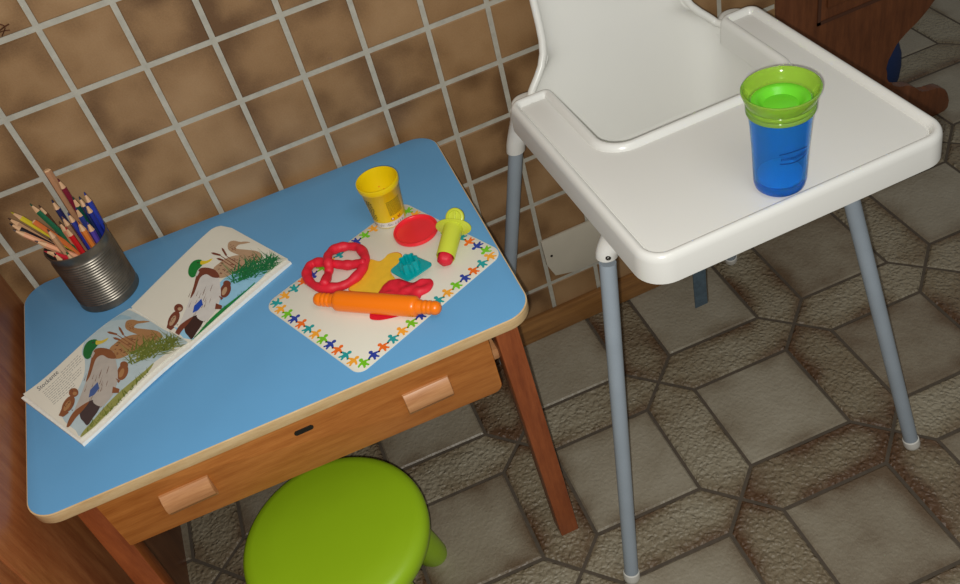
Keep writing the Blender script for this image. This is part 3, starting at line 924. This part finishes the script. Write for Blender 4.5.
# teal dough cutter
cp = [(578, 240), (702, 140), (842, 200), (690, 304)]
t3 = cz(cp, 290, 230, 5.8375, MZ+.0150)
c3 = sum(t3, Vector())/4
t = thing('dough_cutter', 'square teal plastic dough cutter with a fluted ring lying on the red dough', 'dough cutter', c3)
pl2 = [Vector((p.x, p.y)) for p in t3]
area = sum(pl2[i-1].x*pl2[i].y-pl2[i].x*pl2[i-1].y for i in range(4))
if area < 0: pl2.reverse()
bm = bmesh.new(); slab(bm, pl2, [.007]*4, [(.0008, c3.z-.0012), (0, c3.z-.0006), (0, c3.z+.0006), (.0008, c3.z+.0012)], 5)
obj('plate', bm, M['teal_pl'], t)
bm = bmesh.new()
fl = lambda an: 1+.12*math.cos(8*an)
fc = c3+Vector((0, 0, .001))
lathe(bm, [(.0150, 0), (.0138, .0150), (.0133, .0157), (.0120, .0157), (.0115, .0150), (.0118, .0005)], fc, 90, fl=fl)
obj('fluted_ring', bm, M['teal_pl'], t)

# yellow green dough press
e0 = P(445.5, 257, MZ+.0155); e1 = P(453.5, 227, MZ+.0235)
ax = (e1-e0).normalized(); L = (e1-e0).length
t = thing('dough_press', 'yellow green plastic dough press with red dough in its nozzle on the placemat', 'dough press', e0-Vector((0, 0, .0115)))
bm = bmesh.new()
lathe(bm, [(.0128, 0), (.0138, -.001), (.0145, .001), (.0150, L-.004), (.0150, L), (.0118, L), (.0118, .002)], e0, 36, axis=ax)
obj('barrel', bm, M['lime_pl'], t, angle=50)
bm = bmesh.new()
q = ax.to_track_quat('Z', 'Y').to_matrix()
side = ax.cross(Vector((0, 0, 1))).normalized(); upv = side.cross(ax).normalized()
def disc(c, rx, ry, th, nn=40):
    b_ = bmesh.new(); rs = []
    for s, o_ in ((.93, 0), (1, .25), (1, .75), (.93, 1)):
        rs.append([c+side*math.cos(2*PI*k/nn)*rx*s+upv*math.sin(2*PI*k/nn)*ry*s+ax*th*o_ for k in range(nn)])
    rings(b_, rs); return b_
obj('finger_flange', disc(e0+ax*(L-.002), .0285, .0195, .0030), M['lime_pl'], t, angle=50)
bm = bmesh.new(); tube(bm, [e0+ax*(L-.02), e0+ax*(L+.010)], .0085, 16)
pl_ = obj('plunger', bm, M['lime_pl'], t)
bm = bmesh.new()
rc = e0+ax*(L+.016)+upv*.004
kw = (ax*.8+upv*.6).normalized(); kn = side.cross(kw).normalized()
if kn.z < 0: kn = -kn
rs = []
for s_k, o_ in ((.93, -.004), (1, -.003), (1, .002), (.9, .0035), (.72, .0035), (.66, .0015)):
    rs.append([rc+side*math.cos(2*PI*k/40)*.0150*s_k+kw*math.sin(2*PI*k/40)*.0150*s_k+kn*o_ for k in range(40)])
rings(bm, rs)
obj('plunger_knob', bm, M['lime_pl'], pl_, angle=50)
bm = bmesh.new(); box(bm, (-.0016, -.0105, 0), (.0016, .0105, .0042), .0006)
bm.transform(Matrix.Translation(rc) @ Matrix(((side.x, kw.x, kn.x), (side.y, kw.y, kn.y), (side.z, kw.z, kn.z))).to_4x4()); obj('knob_rib', bm, M['lime_pl'], pl_)
bm = bmesh.new()
lathe(bm, [(.0114, .006), (.0116, -.001), (.0116, -.004), (.0104, -.009), (.0070, -.0125), (.0, -.0136)], e0, 20, axis=ax, fl=lambda w: 1+.08*math.cos(5*w))
obj('dough_plug', bm, M['red_dough'], t, angle=80, label='red dough squeezed from the nozzle')

# ------------------------------------------------------------------ open picture book
t = thing('picture_book', 'open picture and colouring book showing ducks on both pages, lying on the blue table', 'book', (0, -.23, TZ))
cream = M['paper']
def quad_inv(px, py, Q):
    """image -> (u,v) in the quad Q = (00, 01(v), 11, 10(u))"""
    u, v = .5, .5
    A, B, Cc, D = [Vector(q) for q in Q]
    tgt = Vector((px, py))
    for _ in range(12):
        p = A*(1-u)*(1-v)+B*(1-u)*v+Cc*u*v+D*u*(1-v)
        du = (D-A)*(1-v)+(Cc-B)*v; dv = (B-A)*(1-u)+(Cc-D)*u
        det = du.x*dv.y-du.y*dv.x; e = tgt-p
        u += (e.x*dv.y-e.y*dv.x)/det; v += (du.x*e.y-du.y*e.x)/det
    return u, v
class Page:
    def __init__(s, Q, hfun, z0):
        s.Q = Q; s.h = hfun; s.z0 = z0
        s.W = [P(x, y, TZ+hfun(uu)) for (x, y), uu in zip(Q, (0, 0, 1, 1))]
    def at(s, u, v, lift=0):
        A, B, Cc, D = s.W
        p = A*(1-u)*(1-v)+B*(1-u)*v+Cc*u*v+D*u*(1-v)
        return Vector((p.x, p.y, TZ+s.h(u)+lift))
    def uv(s, px, py): return quad_inv(px, py, s.Q)
hl_ = lambda u: .0045+.0075*math.sin(PI*min(1, max(0, u))**1.7)*(1 if u < 1 else 1)+(.006*(1-u)**6)
hr_ = lambda u: .0058+.004*(math.sin(PI*min(1, max(0, u))**.6))
LP = Page([(23, 394), (80, 439), (190, 342), (130, 308)], hl_, 0)
RP = Page([(288, 259), (221, 222), (131, 307), (190, 343)], hr_, 0)       # u outer->spine, v bottom->top
def page_mesh(pg, rc, nu=30, nv=14, low=None):
    b = bmesh.new(); top = []; bot = []
    for i in range(nu+1):
        u = i/nu; v0, v1 = 0.0, 1.0
        if u < rc[0] and rc[1]:           # rounded outer corner(s)
            k = 1-u/rc[0]; c_ = (1-math.sqrt(max(0, 1-k*k)))*rc[1]
            if rc[2] & 1: v0 = c_
            if rc[2] & 2: v1 = 1-c_
        top.append([b.verts.new(pg.at(u, v0+(v1-v0)*j/nv)) for j in range(nv+1)])
        lo_ = []
        for j in range(nv+1):
            p = pg.at(u, v0+(v1-v0)*j/nv); p.z = low(u) if low else p.z-.0006
            lo_.append(b.verts.new(p))
        bot.append(lo_)
    for i in range(nu):
        for j in range(nv):
            b.faces.new((top[i][j], top[i+1][j], top[i+1][j+1], top[i][j+1]))
            b.faces.new((bot[i][j], bot[i][j+1], bot[i+1][j+1], bot[i+1][j]))
        b.faces.new((top[i][0], bot[i][0], bot[i+1][0], top[i+1][0]))
        b.faces.new((top[i][nv], top[i+1][nv], bot[i+1][nv], bot[i][nv]))
    for j in range(nv):
        b.faces.new((top[0][j], top[0][j+1], bot[0][j+1], bot[0][j])); b.faces.new((top[nu][j], bot[nu][j], bot[nu][j+1], top[nu][j+1]))
    return b
lp_o = obj('left_page', page_mesh(LP, (.04, 0, 0)), cream, t, angle=50, label='curled left page with printed duck and text')
rp_o = obj('right_page', page_mesh(RP, (.12, .17, 2)), cream, t, angle=50, label='right page with coloured in duck')
# stack of pages and back cover beneath, slightly larger than the top pages
LB = Page([(21, 398), (82, 444), (192, 347), (131, 311)], lambda u: .0035+.006*math.sin(PI*u**1.7)+.003*(1-u)**6, 0)
RB = Page([(291, 262), (223, 224), (131, 309), (191, 347)], lambda u: .0045+.003*math.sin(PI*u**.6), 0)
obj('page_stack', page_mesh(LB, (.04, 0, 0), low=lambda u: TZ+.0003+.003*math.sin(PI*u**1.7)), M['page_edge'], t, angle=50)
obj('page_stack', page_mesh(RB, (.12, .15, 2), low=lambda u: TZ+.0003), M['page_edge'], t, angle=50)

def decal(bm, pg, pts, mi, lift, sub=2, smoothit=False):
    """pts in image pixels"""
    uv = [pg.uv(x, y) for x, y in pts]
    tr = tessellate_polygon([[Vector((a_, b_, 0)) for a_, b_ in uv]])
    b = bmesh.new(); vs = [b.verts.new((a_, b_, 0)) for a_, b_ in uv]
    for f in tr:
        try: b.faces.new([vs[i] for i in f])
        except ValueError: pass
    u0 = min(a_ for a_, b_ in uv); u1 = max(a_ for a_, b_ in uv)
    for k in range(int(u0*30), int(u1*30)+2):
        uu = k/30
        if u0 < uu < u1: bmesh.ops.bisect_plane(b, geom=b.verts[:]+b.edges[:]+b.faces[:], plane_co=(uu, 0, 0), plane_no=(1, 0, 0), dist=1e-7)
    for v in b.verts: v.co = pg.at(min(.995, max(.005, v.co.x)), min(.995, max(.005, v.co.y)), lift)
    merge(bm, b, mi)
def duck_art(pg, T, par, cols, which):
    """T maps art coordinates to image pixels"""
    bm = bmesh.new(); mats_ = [paint(c) for c in cols]
    SKY, GREEN, BEAK, BROWN, GREY, BLUE, DARK, TAN, GRASS, LGRASS, DK2, WATER = range(12)
    def D(pts, mi, k, sub=2):
        if sub >= 2 and len(pts) > 5: pts = [(q.x, q.y) for q in catmull([Vector((a_, b_, 0)) for a_, b_ in pts], 3, True)]
        decal(bm, pg, [T(*p) for p in pts], mi, .0001+.00012*k, sub)
    if which == 'L':
        D([(300, 120), (370, 62), (435, 38), (520, 75), (600, 125), (700, 178), (640, 215), (520, 312), (400, 420), (262, 560), (232, 545), (175, 488), (215, 420), (262, 330), (268, 262), (255, 225)], SKY, 0, 4)
        D([(300, 130), (330, 105), (420, 70), (470, 85), (380, 100), (330, 125)], WATER, 1)
    else:
        D([(395, 300), (450, 250), (520, 235), (620, 215), (560, 290), (470, 370), (400, 400)], SKY, 0)
        D([(200, 470), (270, 490), (300, 530), (240, 520)], SKY, 0)
    rnd = random.Random(5)
    # female duck behind
    D([(443, 125), (447, 100), (470, 90), (500, 95), (520, 92), (546, 94), (520, 103), (492, 110), (482, 128), (530, 132), (580, 138), (600, 165), (560, 170), (500, 160), (455, 142)], TAN, 2)
    D([(375, 225), (400, 200), (430, 178), (480, 160), (540, 160), (585, 170), (560, 200), (480, 235), (430, 260), (390, 262)], TAN, 2)
    for k in range(46):
        x = rnd.uniform(395, 570); y = rnd.uniform(165, 235)-(x-480)*.15; l = rnd.uniform(8, 18)
        D([(x, y), (x+l, y-l*.35), (x+l*.6, y+2)], BROWN if k % 2 else DK2, 3, 0)
    for k in range(14):
        x = rnd.uniform(450, 480); y = rnd.uniform(98, 140)
        D([(x, y), (x+7, y+1), (x+4, y+4)], BROWN, 3, 0)
    # cattails
    for cx_, cy_, ll, an in ((365, 150, 46, .25), (415, 125, 44, 1.05), (390, 175, 34, .3)):
        dx_, dy_ = math.cos(an), math.sin(an)
        D([(cx_, cy_), (cx_+dx_*12-dy_*5, cy_+dy_*12+dx_*5), (cx_+dx_*ll-dy_*4, cy_+dy_*ll+dx_*4), (cx_+dx_*ll+dy_*4, cy_+dy_*ll-dx_*4), (cx_+dx_*12+dy_*5, cy_+dy_*12-dx_*5)], BROWN, 4)
        D([(cx_+dx_*ll, cy_+dy_*ll), (cx_+dx_*ll+90, cy_+dy_*ll+60), (cx_+dx_*ll+90, cy_+dy_*ll+64), (cx_+dx_*ll, cy_+dy_*ll+4)], BROWN, 4)
    # small duckling on the right
    def E(cx_, cy_, ra, rb, an, mi, k): D([(cx_+ra*math.cos(w_)*math.cos(an)-rb*math.sin(w_)*math.sin(an), cy_+ra*math.cos(w_)*math.sin(an)+rb*math.sin(w_)*math.cos(an)) for w_ in [2*PI*q/12 for q in range(12)]], mi, k)
    E(428, 318, 34, 22, -1.1, BROWN, 3); E(436, 290, 17, 15, 0, BROWN, 4); E(424, 322, 20, 9, -1.1, TAN, 5)
    D([(398, 342), (418, 352), (408, 362)], BROWN, 5, 0)
    # mallard body
    D([(312, 222), (355, 220), (392, 235), (402, 268), (408, 315), (405, 352), (388, 398), (352, 440), (318, 462), (285, 462), (245, 480), (220, 500), (228, 455), (250, 405), (272, 350), (288, 300), (298, 255)], GREY, 5, 3)
    D([(300, 252), (316, 222), (352, 219), (388, 232), (404, 262), (372, 262), (345, 248), (318, 262), (302, 300), (290, 330), (272, 352), (288, 298)], BROWN, 6, 3)
    for k in range(30):
        x = rnd.uniform(275, 385); y = rnd.uniform(290, 440); l = rnd.uniform(20, 50)
        D([(x, y), (x-l*.45, y+l), (x-l*.45+2.5, y+l)], DK2, 6, 0)
    D([(283, 415), (290, 385), (322, 355), (328, 380), (306, 405)], BLUE, 7)
    D([(248, 470), (268, 440), (300, 425), (330, 438), (322, 465), (300, 495), (278, 525), (262, 510), (250, 495)], DARK, 7)
    D([(198, 532), (208, 495), (232, 462), (285, 430), (262, 462), (232, 495), (210, 530)], BROWN, 8)
    D([(300, 430), (325, 400), (360, 372), (384, 350), (380, 395), (350, 440), (325, 450)], GREY, 8)
    D([(385, 375), (412, 385), (408, 400), (380, 400)], BROWN, 7)
    # head
    D([(262, 232), (270, 205), (290, 186), (318, 182), (331, 195), (322, 212), (304, 232), (296, 254), (280, 262), (266, 252)], GREEN, 7, 3)
    D([(320, 188), (345, 188), (372, 177), (366, 188), (345, 200), (320, 205)], BEAK, 8)
    D([(303, 194), (309, 192), (310, 198), (304, 199)], DARK, 9, 0)
    D([(296, 250), (308, 232), (314, 238), (302, 258)], GREY, 8, 0)
    # duckling at the left
    E(200, 440, 38, 21, -1.05, BROWN, 6); E(221, 393, 20, 18, 0, BROWN, 7); E(196, 446, 24, 10, -1.05, TAN, 8); E(226, 397, 9, 7, 0, TAN, 8)
    D([(164, 486), (176, 452), (204, 474), (182, 492)], BROWN, 7, 0); D([(212, 386), (217, 384), (216, 390)], DARK, 9, 0)
    for k in range(12):
        x = rnd.uniform(182, 215); y = rnd.uniform(420, 470); D([(x, y), (x+7, y-6), (x+5, y+1)], DK2, 9, 0)
    # ground and reeds
    D([(252, 572), (265, 545), (300, 505), (345, 455), (400, 405), (460, 360), (520, 315), (560, 280), (535, 318), (470, 375), (400, 440), (330, 505), (275, 560)], LGRASS, 6, 4)
    for k in range(70):
        q = rnd.random(); x = 275+q*260; y = 545-q*225+rnd.uniform(-4, 10); l = rnd.uniform(14, 34); an = rnd.uniform(-2.6, -.7)
        D([(x-3, y), (x+math.cos(an)*l, y+math.sin(an)*l*.9), (x+3, y)], GRASS if k % 3 else LGRASS, 8, 0)
    for k in range(230):
        q = rnd.random(); x = 470+q*190+rnd.uniform(-20, 20); y = 262-q*85+rnd.uniform(-25, 32); l = rnd.uniform(40, 95); an = rnd.uniform(-3.1, -.2)
        if k % 4 == 0: an = rnd.uniform(-.6, .5)
        x2, y2 = x+math.cos(an)*l, y+math.sin(an)*l*.75
        D([(x-4, y), (x2, y2), (x+4, y+2)], GRASS if k % 3 else LGRASS, 8+k % 3, 1)
    return obj('illustration', bm, mats_, par, smooth=False)
TL = lambda x, y: (20+x/4.1706, 300+y/4.1706)
duck_art(LP, TL, lp_o, [(186, 204, 208), (30, 110, 52), (216, 190, 70), (140, 86, 52), (186, 178, 168), (72, 96, 150), (70, 56, 56), (172, 126, 82), (104, 116, 42), (150, 152, 82), (110, 70, 46), (158, 190, 204)], 'L')
# the same picture on the right page, coloured by hand
TR = lambda x, y: (130+(x*1.005-1)/4.494+(0)/1, 220+(y*1.0+14)/4.494)
duck_art(RP, TR, rp_o, [(150, 204, 232), (10, 128, 50), (232, 204, 40), (120, 60, 40), (214, 210, 204), (26, 76, 180), (60, 34, 30), (186, 152, 120), (8, 112, 62), (20, 134, 60), (120, 84, 66), (150, 204, 232)], 'R')
# heading and body text of the left page
def page_text(body, size, px, py, ang):
    b = text_mesh(body, size)
    for v in b.verts:
        x, y = v.co.x, -v.co.y
        u, w = LP.uv(px+x*math.cos(ang)-y*math.sin(ang), py+x*math.sin(ang)+y*math.cos(ang))
        v.co = LP.at(u, w, .0003)
    return b
hd = -math.atan2(160, 180)
bm = page_text('Stockente', 6.4, 25+222/9.733, 350+318/9.733, hd)
obj('heading', bm, M['ink'], lp_o, smooth=False)
bm = bmesh.new()
rnd = random.Random(11)
c_, s_ = math.cos(hd), math.sin(hd)
lines = [(165, 400, 0, 235), (168, 425, 10, 500), (172, 446, 0, 500), (185, 468, 0, 300), (215, 470, 0, 460), (225, 500, 0, 440), (240, 520, 0, 330), (275, 540, 0, 300)]
for ix in range(10):
    # parallel lines of unreadably small words
    sx_, sy_ = 150+ix*13, 398+ix*16
    if ix == 0: start, end = 245, 480
    elif ix < 4: start, end = 0, 500-ix*4
    elif ix == 4: start, end = 0, 330
    elif ix < 8: start, end = 10, 500-ix*14
    else: start, end = 10, 280
    s = start
    while s < end:
        w = rnd.uniform(14, 46); w = min(w, end-s)
        if w < 6: break
        p0 = (sx_+s*c_, sy_+s*s_); p1 = (sx_+(s+w)*c_, sy_+(s+w)*s_)
        nx_, ny_ = -s_*3.6, c_*3.6
        im = lambda q: (25+q[0]/9.733, 350+q[1]/9.733)
        decal(bm, LP, [im(p0), im(p1), im((p1[0]+nx_, p1[1]+ny_)), im((p0[0]+nx_, p0[1]+ny_))], 0, .0003, 1)
        s += w+9
obj('body_text', bm, M['ink_grey'], lp_o, smooth=False)

# ------------------------------------------------------------------ light
def light(name, kind, loc, energy, col, size=.1, target=None):
    d = bpy.data.lights.new(name, kind); d.energy = energy; d.color = col
    if kind == 'AREA': d.shape = 'DISK'; d.size = size
    elif kind == 'POINT': d.shadow_soft_size = size
    o = bpy.data.objects.new(name, d); COL.objects.link(o); o.location = loc
    if target is not None: o.rotation_euler = (Vector(target)-Vector(loc)).to_track_quat('-Z', 'Y').to_euler()
    return o
light('camera_flash', 'POINT', CP-RR[0]*.010+RR[1]*.014, 46.0, (1, .99, .955), .005)
light('ceiling_lamp', 'AREA', (.75, -1.5, 2.45), 5, (1, .98, .93), .9, (.5, -.5, .3))
w = bpy.data.worlds.new('world'); SC.world = w; w.use_nodes = True
bg = w.node_tree.nodes['Background']; bg.inputs['Color'].default_value = (1.0, 1.0, .97, 1); bg.inputs['Strength'].default_value = .15
SC.view_settings.view_transform = 'Standard'; SC.view_settings.look = 'None'
SC.view_settings.exposure = .14; SC.view_settings.gamma = 1; SC.view_settings.use_curve_mapping = False
